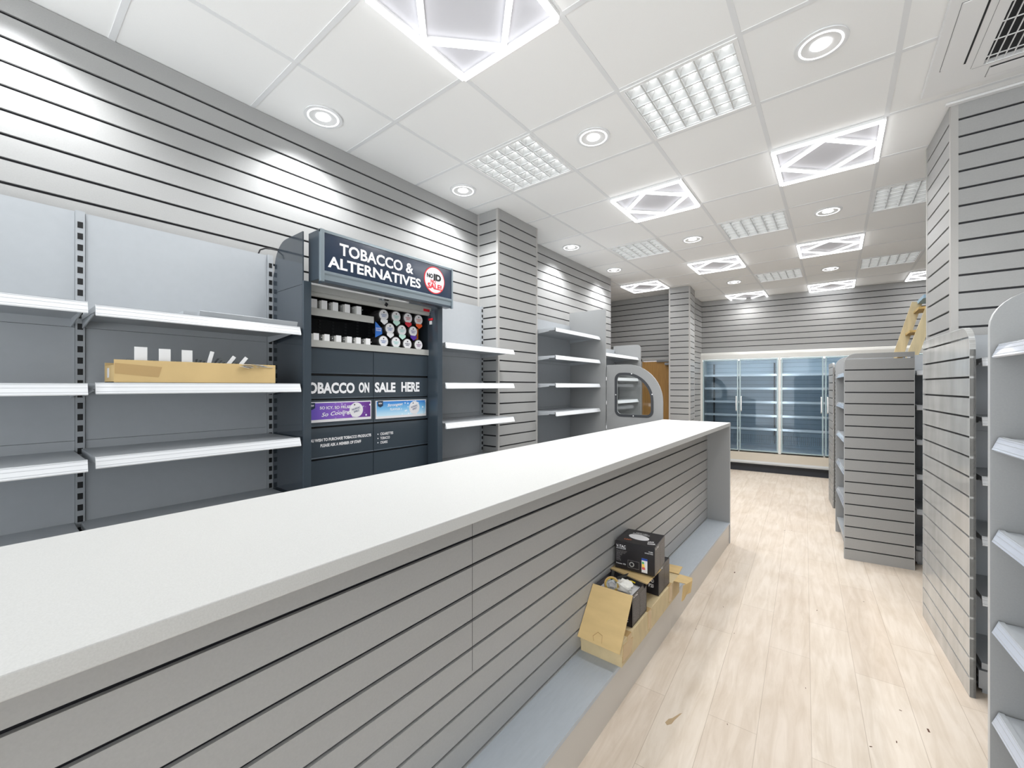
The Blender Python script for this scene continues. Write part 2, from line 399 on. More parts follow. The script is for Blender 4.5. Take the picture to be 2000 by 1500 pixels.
for ij, lb in DL.items():
    if proto is None: proto = downlight(*ij, lb)
    else:
        o = copy_tree(proto); o.location = (GX+.6*ij[0], GY+.6*ij[1], ZC); o['label'] = lb

# ------------------------------------------------------------------ air conditioner cassette
M_seam = mat('seam_grey', (120, 122, 124), .6)
t = thing('air_conditioner', 'white ceiling air conditioning cassette above the right pillar', 'air conditioner', (.855, 2.775, ZC))
h = .475
MB().ring([(-h, -h), (h, -h), (h, h), (-h, h)], [(-.272, -.312), (.272, -.312), (.272, .312), (-.272, .312)], 'xy', -.03, 0).box(-.28, .28, -.32, .32, -.004, 0).build('fascia', M_white, t, .006)
sl = MB()
for k in range(19): x = -.262+k*.029; sl.box(x-.0022, x+.0022, -.312, .312, -.028, -.024)
for k in range(5): y = -.25+k*.125; sl.box(-.272, .272, y-.0022, y+.0022, -.0285, -.025)
sl.build('grille', M_white, t)
box('filter', M_black, t, -.272, .272, -.312, .312, -.008, -.005)
for k in range(4):
    m_ = MB(); m_.T = Matrix.Rotation(k*PI/2, 4, 'Z')
    hl = .24 if k % 2 == 0 else .24
    m_.box(-.43, -.352, -hl, hl, -.034, -.029, 0); m_.build('air_flap', M_white, t, .001)
    m_ = MB(); m_.T = Matrix.Rotation(k*PI/2, 4, 'Z'); m_.box(-.352, -.345, -hl, hl, -.033, -.0295, 0); m_.build('air_slot', M_black, t)
    m_ = MB(); m_.T = Matrix.Rotation(k*PI/2, 4, 'Z')
    m_.ring([(-.436, -hl-.004), (-.343, -hl-.004), (-.343, hl+.004), (-.436, hl+.004)], [(-.4335, -hl-.0015), (-.344, -hl-.0015), (-.344, hl+.0015), (-.4335, hl+.0015)], 'xy', -.0308, -.0295)
    m_.box(-.316, -.3145, -.31, .31, -.0308, -.0295); m_.build('flap_seam', M_seam, t)

# ------------------------------------------------------------------ shelving bays
SHELF_COUNT = 0
def strip_profile(D, zt, h=.042, out=.016):
    return [(-D, zt), (-D-out, zt-h), (-D-out+.003, zt-h-.004), (-D+.002, zt-h+.002), (-D+.004, zt-.002)]
def add_shelf(t, x0, x1, D, zt, mstrip=M_strip, front=True, sh=M_shelf, bracket=True, thin=.026):
    m_ = MB().box(x0+.004, x1-.004, -D+.003, -.005, zt-thin, zt-.004)
    m_.box(x0+.004, x1-.004, -D-.001, -D+.012, zt-thin, zt)
    if bracket:
        for a in (x0+.006, x1-.012):
            m_.prism([(-.002, zt-thin), (-D*.8, zt-thin), (-D*.8, zt-thin-.008), (-.002, zt-thin-.038)], 'yz', a, a+.004)
    s_ = m_.build('shelf', sh, t)
    if front:
        p_ = MB().prism(strip_profile(D, zt), 'yz', x0+.003, x1-.003)
        for q, q2 in ((.12, .155), (.42, .445), (.82, .85)):
            P = lambda k, o: (-D-.016*k-o, zt-.042*k)
            p_.prism([P(q, .0006), P(q2, .0006), P(q2, -.001), P(q, -.001)], 'yz', x0+.004, x1-.004, 1)
        p_.build('price_strip', [mstrip, M_shelf], s_)
    return s_
def upright(t, x, z0, z1, y=-.004, wd=.03):
    m_ = MB().box(x-wd/2, x+wd/2, y-.02, y+.03, z0, z1, 0)
    z = z0+.03
    while z < z1-.04: m_.box(x-.0085, x+.0085, y-.0212, y-.0195, z, z+.027, 1); z += .05
    return m_.build('upright', [M_shelf, M_black], t)
def bay(name, label, loc, rot, L, shelves, D, ztop, zbot=.12, seams=(1.81, 1.31, .81), baseD=None, ups=(True, True), base=True, group=None, cat='shelving unit', bases=None, back=True, sh=M_shelf, strip=M_strip):
    t = thing(name, label, cat, loc, rot, group)
    if back:
        zs = [zbot]+sorted(seams)+[ztop]
        m_ = MB()
        for a, b in zip(zs[:-1], zs[1:]): m_.box(.017, L-(.017 if ups[1] else -.001), -.016, 0, a+.0008, b-.0008, 0)
        m_.box(.02, L-.02, -.008, 0, zbot, ztop-.004, 1)
        m_.build('back_panel', [M_back, M_black], t)
    for f, x in zip(ups, (0, L)):
        if f: upright(t, x, zbot-.1, ztop+.004)
    for z in shelves: add_shelf(t, 0, L, D, z, sh=sh, mstrip=strip)
    if base:
        for (z, d) in (bases or [(.16, D)]):
            b_ = MB().box(.002, L-.002, -d, -.017, z-.03, z).box(.01, L-.01, -d+.03, -d+.045, 0, z-.03).build('base_shelf', sh, t)
    return t
BX = -2.655
bay('shelving_bay', 'empty wall shelving bay at the left edge, left of the kraft tray', (BX, -.56, 0), 90, .805, (1.872, 1.562, 1.272), .42, 2.322, bases=[(.95, .47), (.16, .5)], ups=(True, False), group='wall shelving behind the counter')
bay('shelving_bay', 'wall shelving bay holding the kraft tray of plastic pushers, left of the tobacco unit', (BX, .262, 0), 90, .782, (1.868, 1.565, 1.277), .40, 2.322, bases=[(.95, .47), (.16, .5)], group='wall shelving behind the counter')
bay('shelving_bay', 'empty wall shelving bay between the tobacco unit and the left pillar', (BX, 2.085, 0), 90, .82, (1.875, 1.577, 1.281), .40, 2.30, bases=[(.93, .47), (.16, .5)], ups=(False, True), group='wall shelving behind the counter')
t = bay('shelving_bay', 'empty wall shelving bay past the left pillar with a tall plain side board', (BX, 3.575, 0), 90, .99, (2.15, 1.868, 1.582, 1.290), .42, 2.31, bases=[(.905, .46), (.16, .5)], ups=(False, False), group='wall shelving behind the counter')
box('side_board', M_panel, t, .995, 1.013, -.495, .0, 0, 2.475)
t = bay('shelving_bay', 'farthest wall shelving bay with a rounded side board, by the passage', (BX, 4.62, 0), 90, 1.27, (1.975, 1.667, 1.365, 1.06), .38, 2.10, group='wall shelving behind the counter')
MB().prism([(0, 0), (-.42, 0)]+arc(-.36, 2.10, .06, 180, 90, 8)+[(0, 2.16)], 'yz', 1.275, 1.295).build('side_board', [M_panel], t)
# loose riser shelf lying on the top shelf, second bay
t = thing('loose_shelf_strip', 'loose grey metal shelf front lying on the top shelf left of the tobacco unit', 'shelf strip', (-2.30, .60, 1.8685), 90)
MB().box(0, .43, -.035, .05, 0, .003).prism([(-.035, .0), (-.045, .022), (-.042, .024), (-.030, .003)], 'yz', 0, .43).box(-.05, 0, .0, .08, 0, .02, 0).build('strip', M_shelf, t)
# kraft tray with pushers
t = thing('cardboard_tray', 'open kraft cardboard tray full of clear plastic pushers on the middle shelf', 'cardboard box', (-2.275, .32, 1.566), 90)
MB().box(0, .605, -.003, 0, 0, .092).box(0, .605, .20, .203, 0, .085).box(0, .003, 0, .2, 0, .07).box(.602, .605, 0, .2, 0, .09).box(0, .605, 0, .2, 0, .003).build('tray', M_kraft, t)
MB().prism([(.002, .035), (.002, .078), (.15, .066), (.138, .022)], 'xz', -.0036, -.003).build('tape', M_tape, t)
MB().box(-.0008, 0, .10, .14, .02, .06).build('sticker', M_boxwhite, t)
def tray_pusher(y, tilt, k, lb, wide=.042, hgt=.105, zb=.045):
    p = thing('shelf_pusher', lb, 'shelf pusher', (-2.31, y, 1.566+zb), 90, 'plastic pushers in the kraft tray')
    p.rotation_euler = (0, math.radians(tilt), math.radians(90)) if False else (math.radians(0), 0, math.radians(90))
    m_ = MB(); m_.T = Matrix.Rotation(math.radians(tilt), 4, 'Y'); m_.box(-wide/2, wide/2, -.002, 0, 0, hgt); m_.build('card', M_white, p, .003)
    m_ = MB(); m_.T = Matrix.Rotation(math.radians(tilt), 4, 'Y')
    m_.box(-.045, .045, .001, .003, -.03, .055)
    for q in range(7): m_.box(-.045+q*.0148, -.044+q*.0148, .003, .04, -.03, .05)
    m_.build('clear_track', G_clear, p)
for k, (y, tl, wd, hh) in enumerate([(.408, 0, .042, .105), (.487, 0, .041, .102), (.566, 0, .040, .102)]):
    tray_pusher(y, tl, k, ['leftmost of the three upright white pushers in the kraft tray', 'middle of the three upright white pushers in the kraft tray', 'rightmost of the three upright white pushers in the kraft tray'][k], wd, hh)
for k, (y, tl, hh) in enumerate([(.638, 14, .10), (.70, 34, .095), (.75, 36, .095)]):
    tray_pusher(y, tl, k, ['slightly leaning narrow white pusher beside the upright three', 'strongly leaning white pusher in the middle of the tray', 'strongly leaning white pusher nearest the plastic bag'][k], .017, hh, .05)
m_ = MB(); rn = random.Random(3)
for k in range(16):
    cx = .79+rn.random()*.09; a = rn.random()*3
    m_.T = Matrix.Translation((-2.33+rn.random()*.05, cx, 1.64+rn.random()*.015)) @ Matrix.Rotation(a, 4, 'Z') @ Matrix.Rotation(rn.uniform(-.35, .35), 4, 'X')
    m_.box(-.035, .035, -.02, .02, 0, .0012)
o = m_.build('plastic_bag', M_bag); tag(o, 'crumpled clear plastic bag at the right end of the kraft tray', 'plastic bag')

# ------------------------------------------------------------------ tobacco gantry   (local x -> +Y, local -y -> +X)
GYo, GXo = 1.058, -2.66
t = thing('tobacco_unit', 'charcoal tobacco cabinet with a lit navy TOBACCO and ALTERNATIVES header behind the counter', 'tobacco cabinet', (GXo, GYo, 0), 90)
W = .997
def gx(Y): return Y-GYo
def gy(X): return -(X-GXo)
for x0, x1 in ((0, .018), (W-.018, W)):
    MB().box(x0, x1, -.395, 0, 0, 2.10).build('side_panel', M_gloss, t)
MB().prism([(-.03, 2.102), (-.40, 2.102), (-.40, 2.386)]+arc(-.20, 2.236, .15, 90, 0, 10)+[(-.03, 2.2)], 'yz', 0, .006).build('side_arch', M_gloss, t)
MB().prism([(-.03, 2.102), (-.40, 2.102), (-.40, 2.386)]+arc(-.20, 2.236, .15, 90, 0, 10)+[(-.03, 2.2)], 'yz', W-.006, W).build('side_arch', M_gloss, t)
for x0, x1 in ((0, .042), (W-.046, W)): MB().box(x0, x1, -.41, -.395, 0, 2.12).box(x0+(.0185 if x0 == 0 else .0), x1-(.0185 if x0 > 0 else 0), -.398, -.30, 0, 2.1).build('front_post', M_dark, t, .002)
box('back_board', M_interior, t, .018, W-.018, -.03, 0, 0, 2.1)
box('top_board', M_interior, t, .018, W-.018, -.30, 0, 2.10, 2.12)
PF = gy(-2.36)   # plane of the flap fronts
fz = lambda z: 1.55+(z-1.55)*1.035
xm = 1.556-GYo; xr = 2.008-GYo; xl = .044
rows = [(1.622, 1.774), (1.475, 1.613), (1.315, 1.472), (1.128, 1.308), (.965, 1.122), (.80, .958), (.635, .793), (.47, .628), (.305, .463), (.12, .298)]
for z0, z1 in rows:
    for a, b in ((xl, xm-.002), (xm+.002, xr)):
        fl = MB().box(a, b, PF, PF+.008, z0+.009, z1-.002).prism([(PF, z0+.009), (PF-.006, z0+.004), (PF-.006, z0+.002), (PF+.006, z0+.002), (PF+.006, z0+.009)], 'yz', a, b).build('flap', M_dark, t)
box('flap_carcass', M_black, t, xl, xr, PF+.010, -.03, .10, 1.774)
# flap lettering
def I(Y, z): return (Y*1.035-GYo, 1.55+(z-1.55)*1.035)
y_t = PF-.0012
def ftext(s, Y0, Y1, z0, z1, m=M_txt, **k):
    a, b = I(Y0, z0); c, d = I(Y1, z1)
    return text(s, c-a, d-b, face_front((a+c)/2, y_t, (b+d)/2), m, t, **k)
ftext('TOBACCO', 1.052, 1.375, 1.508, 1.572, bold=.04)
ftext('ON', 1.402, 1.474, 1.510, 1.574, bold=.04)
ftext('SALE', 1.513, 1.668, 1.511, 1.575, bold=.04)
ftext('HERE', 1.715, 1.867, 1.513, 1.578, bold=.04)
ftext('IF YOU WISH TO PURCHASE TOBACCO PRODUCTS', 1.075, 1.487, 1.238, 1.2555, bold=.035)
ftext('PLEASE ASK A MEMBER OF STAFF', 1.165, 1.418, 1.206, 1.224, bold=.035)
ftext('CIGARETTES', 1.553, 1.650, 1.238, 1.255, bold=.02); ftext('TOBACCO', 1.553, 1.624, 1.211, 1.228, bold=.02); ftext('CIGARS', 1.553, 1.606, 1.184, 1.201, bold=.02)
for z in (1.2465, 1.2195, 1.1925):
    a, b = I(1.536, z); MB().cyl((a, y_t-.0002, b), .0038, .001, 'y', 12).build('bullet', M_txt, t)
# advert cards
def advert_material(name, c0, c1, c2, direction):
    m = bpy.data.materials.new(name); m.use_nodes = True; nt = m.node_tree; b = nt.nodes['Principled BSDF']; N = nt.nodes; L = nt.links
    tc = N.new('ShaderNodeTexCoord'); sp = N.new('ShaderNodeSeparateXYZ'); L.new(tc.outputs['Generated'], sp.inputs[0])
    r = N.new('ShaderNodeValToRGB'); r.color_ramp.elements[0].color = srgb(c0); r.color_ramp.elements[1].color = srgb(c2); e = r.color_ramp.elements.new(.5); e.color = srgb(c1)
    L.new(sp.outputs[direction], r.inputs[0])
    vo = N.new('ShaderNodeTexVoronoi'); vo.inputs['Scale'].default_value = 45; L.new(tc.outputs['Object'], vo.inputs['Vector'])
    r2 = N.new('ShaderNodeValToRGB'); r2.color_ramp.elements[0].position = .16; r2.color_ramp.elements[0].color = (1, 1, 1, 1); r2.color_ramp.elements[1].position = .34; r2.color_ramp.elements[1].color = (0, 0, 0, 1)
    L.new(vo.outputs['Distance'], r2.inputs[0])
    rr = N.new('ShaderNodeMapRange'); rr.inputs[1].default_value = .38; rr.inputs[2].default_value = .62; L.new(sp.outputs[0], rr.inputs[0])
    mu = N.new('ShaderNodeMath'); mu.operation = 'MULTIPLY'; L.new(r2.outputs[0], mu.inputs[0]); L.new(rr.outputs[0], mu.inputs[1])
    mx = N.new('ShaderNodeMixRGB'); mx.inputs[2].default_value = (.85, .88, .95, 1); L.new(mu.outputs[0], mx.inputs[0]); L.new(r.outputs[0], mx.inputs[1]); L.new(mx.outputs[0], b.inputs['Base Color'])
    b.inputs['Roughness'].default_value = .35
    return m
M_ad1 = advert_material('violet_ice_print', (92, 74, 176), (140, 96, 190), (96, 40, 130), 0)
M_ad2 = advert_material('blue_ice_print', (200, 228, 242), (120, 184, 226), (40, 120, 200), 2)
def advert(Y0, Y1, z0, z1, m, lab):
    a, b = I(Y0, z0); c, d = I(Y1, z1)
    ad = MB().box(a, c, y_t-.001, y_t+.0011, b, d).build('advert_card', M_boxwhite, t); ad['label'] = lab
    MB().box(a+.006, c-.006, y_t-.0018, y_t-.0011, b+.016, d-.006).build('print', m, ad)
    cx = a+(c-a)*.745; cz = (b+d)/2+.004
    MB().cyl((cx, y_t-.0030, cz), .046, .001, 'y', 32).build('round_logo', M_boxwhite, ad)
    MB().cyl((cx-.012, y_t-.0034, cz+.032), .0045, .001, 'y', 12).build('logo_dot', M_ink, ad)
    text('NORDIC\nSPIRIT', .058, .030, face_front(cx, y_t-.0036, cz, 14), M_navyink, ad, bold=.015)
    return ad, a, c, b, d
M_navyink = mat('navy_ink', (48, 60, 110), .5); M_blueink = mat('blue_ink', (60, 130, 200), .5)
ad, a, c, b, d = advert(1.085, 1.487, 1.347, 1.461, M_ad1, 'violet advert card')
text('SO ICY, SO FRUITY,', .215, .020, face_front(a+.185, y_t-.0032, d-.036), M_txt, ad, bold=.02)
text('So Cooling', .185, .030, face_front(a+.18, y_t-.0032, d-.072, 4), M_txt, ad, bold=.015, shear=.3)
MB().prism([(a+.012, d-.004), (a+.05, d-.004), (a+.05, d-.034), (a+.031, d-.044), (a+.012, d-.034)], 'xz', y_t-.003, y_t-.0021).build('corner_badge', M_navy, ad); text('NEW', .026, .011, face_front(a+.031, y_t-.0034, d-.02), M_txt, ad)
ad, a, c, b, d = advert(1.519, 1.925, 1.343, 1.458, M_ad2, 'pale blue advert card')
text('Strongest', .125, .024, face_front(a+.15, y_t-.0032, d-.032, 3), M_txt, ad, bold=.015, shear=.3)
text('FLAVOUR', .08, .016, face_front(a+.15, y_t-.0032, d-.060), M_txt, ad, bold=.02)
MB().prism([(a+.014, d-.002), (a+.054, d-.002), (a+.054, d-.034), (a+.034, d-.044), (a+.014, d-.034)], 'xz', y_t-.003, y_t-.0021).build('corner_badge', M_navy, ad); text('NEW', .026, .011, face_front(a+.034, y_t-.0034, d-.018), M_txt, ad)
# shelves inside
MB().box(xl, xr, PF-.004, -.03, fz(1.804)-.012, fz(1.804)).build('display_shelf', M_interior, t)
MB().box(xl, xr+.004, PF-.012, PF-.004, 1.776, 1.816).build('shelf_front', M_grey, t)
MB().box(xl, xm, PF+.02, -.03, 1.985, 1.995).build('display_shelf', M_interior, t)
MB().box(xl, xm-.004, PF-.012, PF-.004, 1.957, 1.999).build('shelf_front', M_grey, t)
pg = MB()
for x in (.10, .19, .28, .37, .46, .55, .64, .73, .82):
    for k in range(14): z = 1.80+k*.021; pg.box(x-.007, x+.007, -.034, -.03, z, z+.010)
pg.build('slotted_rail', mat('slot_grey', (62, 64, 68), .5), t)
def card_pusher(Yc, z0, z1, wd=.034):
    p = MB().box(Yc-GYo-wd/2, Yc-GYo+wd/2, PF-.002, PF+.0, z0, z1, 0).box(Yc-GYo-wd/2-.012, Yc-GYo-wd/2, PF-.002, PF+.05, z0, z1-.004, 1)
    return p.build('pack_pusher', [M_white, M_grey], t)
for Yc in (1.169, 1.229, 1.297, 1.374, 1.452): card_pusher(Yc, 1.999, 2.052)
for Yc in (1.181, 1.245, 1.318, 1.388, 1.449, 1.517): card_pusher(Yc, 1.816, 1.856, .032)
dt = MB()
for Yc in (1.20, 1.263, 1.335, 1.413, 1.478): dt.cyl((Yc-GYo, PF-.001, 2.033), .002, .003, 'y', 8)
for Yc in (1.213, 1.28, 1.353, 1.42, 1.483, 1.54): dt.cyl((Yc-GYo, PF-.001, 1.835), .0025, .003, 'y', 8)
dt.build('pusher_studs', M_white, t)
# shutter rail, lock and stickers
MB().box(xl-.01, xr+.01, PF-.03, PF+.02, 2.088, 2.125).cyl((xl-.01, PF-.005, 2.082), .017, xr-xl+.02, 'x', 20).build('shutter', M_grey, t)
lk = MB().box(1.605-GYo-.03, 1.605-GYo+.012, PF-.036, PF-.03, 2.105, 2.122).cyl((1.607-GYo, PF-.044, 2.113), .008, .012, 'y', 16).build('lock', M_alu, t, .002)
MB().box(1.612-GYo, 1.638-GYo, PF-.050, PF-.046, 2.110, 2.116).build('key', M_ink, lk)
MB().prism([(1.617-GYo, 2.098), (1.634-GYo, 2.090), (1.624-GYo, 2.070), (1.606-GYo, 2.078)], 'xz', PF-.052, PF-.046).build('key_fob', M_ink, lk)
MB().box(1.945-GYo, 2.0-GYo, PF-.032, PF-.0305, 2.09, 2.108).build('red_sticker', M_red, t)
MB().box(1.94+.068-GYo-.004, 1.94+.068-GYo+.0005, -.36, -.315, 2.03, 2.045).build('red_sticker', M_red, t)
MB().box(1.94+.068-GYo-.004, 1.94+.068-GYo+.0005, -.35, -.325, 2.0, 2.025).build('white_sticker', M_white, t)
# header box: X -2.16, Y 1.105..2.07, z 2.11..2.39
hd = MB(); hy = gy(-2.16); ha, hb = 1.103-GYo, 2.07-GYo
hd.box(ha, hb, hy+.012, hy+.13, 2.125, 2.392).build('header_box', M_dark, t, .003)
fr = MB()
fr.box(ha, hb, hy, hy+.014, 2.376, 2.392, 0).box(ha, ha+.022, hy-.004, hy+.014, 2.112, 2.392, 0).box(hb-.012, hb, hy-.004, hy+.014, 2.105, 2.392, 0)
fr.prism([(hy-.002, 2.172), (hy+.012, 2.172), (hy+.012, 2.11), (hy+.004, 2.11), (hy+.004, 2.150), (hy-.002, 2.158)], 'yz', ha+.02, hb-.012, 0)
fr.box(ha+.02, hb-.012, hy+.002, hy+.06, 2.108, 2.124, 1)
M_hframe = mat('header_frame', (138, 150, 157), .3, metal=.5)
fr.build('header_frame', [M_hframe, M_dark], t, .0015)
MB().box(ha+.02, hb-.01, hy+.004, hy+.0125, 2.166, 2.378).build('header_sign', M_navy, t)
yh = hy+.0034
def H(Y, z): return (Y*1.0189-GYo, 1.55+(z-1.55)*1.0189)
def htext(s, Y0, Y1, z0, z1, m=M_txt, par=t, yy=yh, **k):
    a, b = H(Y0, z0); c, d = H(Y1, z1); return text(s, c-a, d-b, face_front((a+c)/2, yy, (b+d)/2), m, par, **k)
htext('TOBACCO &', 1.192, 1.690, 2.264, 2.330, bold=.028)
htext('ALTERNATIVES', 1.126, 1.750, 2.184, 2.246, bold=.028)
a, b = H(1.867, 2.262)
MB().cyl((a, yh-.001, b), .092, .002, 'y', 48).build('red_ring', M_red, t)
bd = MB().cyl((a, yh-.002, b), .085, .0015, 'y', 48).build('age_badge', M_boxwhite, t)
text('NO', .054, .030, face_front(a-.042, yh-.003, b+.024), M_ink, t, bold=.05)
text('ID', .068, .046, face_front(a+.024, yh-.003, b+.021), M_ink, t, bold=.06)
text('NO', .044, .026, face_front(a-.014, yh-.003, b-.011), M_red, t, bold=.04)
text('SALE!', .124, .038, face_front(a, yh-.003, b-.043), M_red, t, bold=.04)
# cable looping off the top of the unit
cb_ = MB(); pts = [(-2.655, .985, 2.318), (-2.65, .995, 2.348), (-2.645, 1.02, 2.362), (-2.64, 1.05, 2.366), (-2.62, 1.09, 2.36)]
for p, q in zip(pts[:-1], pts[1:]): cb_.tube(p, q, .004)
tag(cb_.build('power_cable', M_black), 'black cable looping over the top back corner of the tobacco unit', 'cable')
# tin dispensers
tins = [(1.635, 2.022, 'w'), (1.733, 2.025, 'm'), (1.832, 2.027, 'r'), (1.926, 2.026, 'o'), (1.683, 1.937, 'w'), (1.781, 1.936, 'm'), (1.877, 1.938, 'p'), (1.633, 1.848, 'w'), (1.732, 1.849, 'm'), (1.827, 1.845, 't'), (1.925, 1.846, 'v')]
bc = {'w': (232, 232, 234), 'm': (188, 224, 212), 'r': (196, 30, 52), 'o': (224, 84, 26), 'p': (78, 40, 150), 't': (40, 70, 84), 'v': (104, 40, 110)}
ic = {'w': (70, 110, 170), 'm': (120, 196, 188), 'r': (190, 40, 60), 'o': (200, 90, 40), 'p': (80, 70, 150), 't': (50, 60, 90), 'v': (120, 50, 120)}
BM = {k: mat('badge_'+k, v, .35) for k, v in bc.items()}; IM = {k: mat('print_'+k, v, .4) for k, v in ic.items()}
tl = ['white-badged tin dispenser at the left of the top row', 'mint-badged tin dispenser, second in the top row', 'red-badged tin dispenser in the top row', 'orange-badged tin dispenser at the right of the top row',
      'white-badged tin dispenser at the left of the middle row', 'mint-badged tin dispenser in the middle row', 'purple-badged tin dispenser at the right of the middle row',
      'white-badged tin dispenser at the left of the bottom row', 'mint-badged tin dispenser, second in the bottom row', 'dark teal-badged tin dispenser in the bottom row', 'plum-badged tin dispenser at the right of the bottom row']
M_smoke = mat('smoky_plastic', (58, 56, 56), .25, coat=.3)
for (Y, z, k), lb in zip(tins, tl):
    d = thing('tin_dispenser', lb, 'tin dispenser', (-2.36, Y, z), 90, 'round tin dispensers in the tobacco unit')
    zb = -.048 if z > 1.87 else -.030
    MB().cyl((0, .004, .0), .041, .14, 'y', 28).build('tube', M_smoke, d)
    MB().cyl((0, -.001, .001), .034, .004, 'y', 32).build('lid', M_boxwhite, d)
    MB().cyl((0, -.0022, .018), .0045, .001, 'y', 12).build('dot', M_ink, d)
    text('NORDIC\nSPIRIT', .044, .020, face_front(0, -.0025, -.003), IM[k], d, bold=.015)
    MB().prism([(-.026, -.030), (.026, -.030), (.027, -.045 if z > 1.87 else -.033), (.0, -.064 if z > 1.87 else -.034), (-.027, -.045 if z > 1.87 else -.033)], 'xz', -.006, -.003).build('badge', BM[k], d)
o = MB().prism([(-.0, 1.972), (.050, 1.930), (.052, 1.895), (.0, 1.868)], 'xz', 0, .001).build('blue_poster', mat('poster_blue', (36, 104, 190), .4)); o.parent = t
o.location = (1.568-GYo, PF-.004, 0)
text('NICOTINE\nPOUCHES', .040, .022, face_front(.024, -.001, 1.922), M_txt, o)
o = MB().box(0, .034, 0, .001, 1.88, 1.97).build('orange_poster', mat('poster_orange', (226, 116, 30), .4, noise=.4, nscale=40)); o.parent = t; o.location = (1.925-GYo, PF+.045, 0)

# ------------------------------------------------------------------ serving counter
CX, CXb = -.818, -1.478
t = thing('shop_counter', 'long grey slatboard counter front with a low ledge along the floor', 'counter', (-1.1, 0, 0))
mb = MB(); mb.T = Matrix.Translation((-1.025+1.1, -1.0, 0)) @ Matrix.Rotation(PI/2, 4, 'Z') @ Matrix.Translation((0, .018, 0))
zs = [1.015-.0973*k for k in range(8)]
slat_box(mb, 5.53, .195, 1.153, pitch=.0988, phase=1.007-.0988*9, gh=.0115)
mb.build('slat_front', SM, t)
mb = MB()
mb.T = None
box('panel_seam', M_groove, t, -1.0249+1.1, -1.0242+1.1, 1.0777, 1.0786, .53, 1.153)
box('end_panel', [M_panel], t, -1.44+1.1, CX+1.1-.002, 4.53, 4.555, 0, 1.153)
box('edge_strip', M_edge, t, CX+1.1-.002, CX+1.1-.0005, 4.53, 4.555, 0, 1.153)
MB().box(-1.46+1.1, -1.44+1.1, -1.0, 4.55, 0, 1.153).build('back_panel', M_panel, t)
lg = MB().box(-1.04+1.1, CX+1.1-.001, -1.0, .92, .187, .205).box(-1.04+1.1, CX+1.1-.001, .9215, 4.53, .187, .205).build('ledge', M_ledge, t)
MB().box(-.845+1.1, -.8245+1.1, -1.0, 2.698, 0, .187).box(-.845+1.1, -.8245+1.1, 2.6995, 4.53, 0, .187).build('kick_board', M_plinth, t)
t = tag(MB().box(CXb, CX, -1.0, 4.565, 1.1555, 1.190).build('worktop', [M_top], None, .0025), 'long pale speckled laminate worktop running across the picture', 'worktop')

# ------------------------------------------------------------------ plinth cartons
def P3(m_, pts, mi=0): m_._a(pts, [tuple(range(len(pts)))], mi)
t = thing('cardboard_box', 'long worn kraft carton closed with brown tape lying on the counter ledge', 'cardboard box', (-1.0225, 1.88, .2055))
KL, KW, KH = .92, .2205, .118
MB().box(0, KW, 0, KL, 0, KH).build('carton', M_kraft2, t, .003)
MB().box(-.003, KW*.98, -.004, .0, .045, .115).box(.0, KW+.0, -.0035, -.0005, .0, .05).build('end_flaps', M_kraft2, t)
tp = MB()
for y0, w_ in ((.06, .05), (.34, .05), (.70, .06)):
    MB().box(KW-.0, KW+.0015, y0, y0+w_, .02, KH+.0015).box(KW*.45, KW, y0, y0+w_, KH, KH+.0015).build('tape', M_tape, t)
tp.prism([(.01, .10), (.13, .085), (.11, .02), (0.0, .02)], 'yz', KW, KW+.0018)
tp.build('tape', M_tape, t)
tf = MB(); tf._a([(KW, .80, KH), (KW+.075, .82, KH-.005), (KW+.085, .90, KH-.015), (KW+.07, .96, KH-.02), (KW, .92, KH)], [(0, 1, 2, 3, 4)], 0)
tf._a([(KW+.07, .76, KH+.006), (KW+.085, .90, KH-.012), (KW+.078, .89, KH-.085), (KW+.066, .84, KH-.082), (KW+.062, .80, KH-.10), (KW+.06, .76, KH-.095)], [(0, 1, 2, 3, 4, 5)], 0)
tf._a([(0.1, .90, KH+.002), (KW, .905, KH+.004), (KW, .99, KH+.02), (.12, .985, KH+.018)], [(0, 1, 2, 3)], 0)
tf.build('torn_flap', M_kraft, t).modifiers.new('thick', 'SOLIDIFY').thickness = .003
KT = .206+KH
def lamp_box(name, label, x, y, z, rot, wx, wy, hz, top=True, group='black spotlight cartons'):
    b_ = thing(name, label, 'product box', (x, y, z), rot, group)
    if top: MB().box(-wx, 0, 0, wy, 0, hz).build('carton', M_boxblk, b_, .002)
    else:
        MB().box(-wx, 0, 0, .003, 0, hz).box(-wx, 0, wy-.003, wy, 0, hz).box(-wx, -wx+.003, 0, wy, 0, hz).box(-.003, 0, 0, wy, 0, hz).build('carton', M_boxblk, b_)
    return b_
def small_print(b_, wx, wy, hz, rows=13):
    """rows of tiny print on the aisle side (local +x) of a carton"""
    M = lambda y, z: Matrix.Translation((.0012, y, z)) @ Matrix.Rotation(PI/2, 4, 'Z') @ Matrix.Rotation(PI/2, 4, 'X')
    g = bpy.data.materials.get('small_print') or mat('small_print', (150, 146, 146), .5)
    tx = ['Recessed LED downlight, energy', 'Luminaire LED encastre, classe', 'Downlight LED empotrado, clase', 'LED Einbaustrahler, Klasse', 'Faretto LED da incasso, classe']
    for c_ in range(2):
        s_ = '\n'.join(random.Random(c_*31+k).choice(tx) for k in range(rows))
        text(s_, wy*.40, hz*.74, M(wy*(.27+.46*c_), hz*.46), g, b_, name='small_print', bold=0)
    text('V-TAC', wy*.3, hz*.08, M(wy*.22, hz*.91), M_txt, b_, name='lettering')
# near carton standing on the kraft box
b1 = lamp_box('spotlight_carton', 'open black carton standing on the near end of the kraft box', -.812, 2.025, KT+.001, 0, .205, .205, .160, top=False)
small_print(b1, .205, .205, .16)
MB().box(-.20, -.004, .004, .20, .10, .132).build('inner_lining', M_boxwhite, b1)
text('V-TAC', .06, .016, face_front(-.05, -.0012, .03), M_txt, b1)
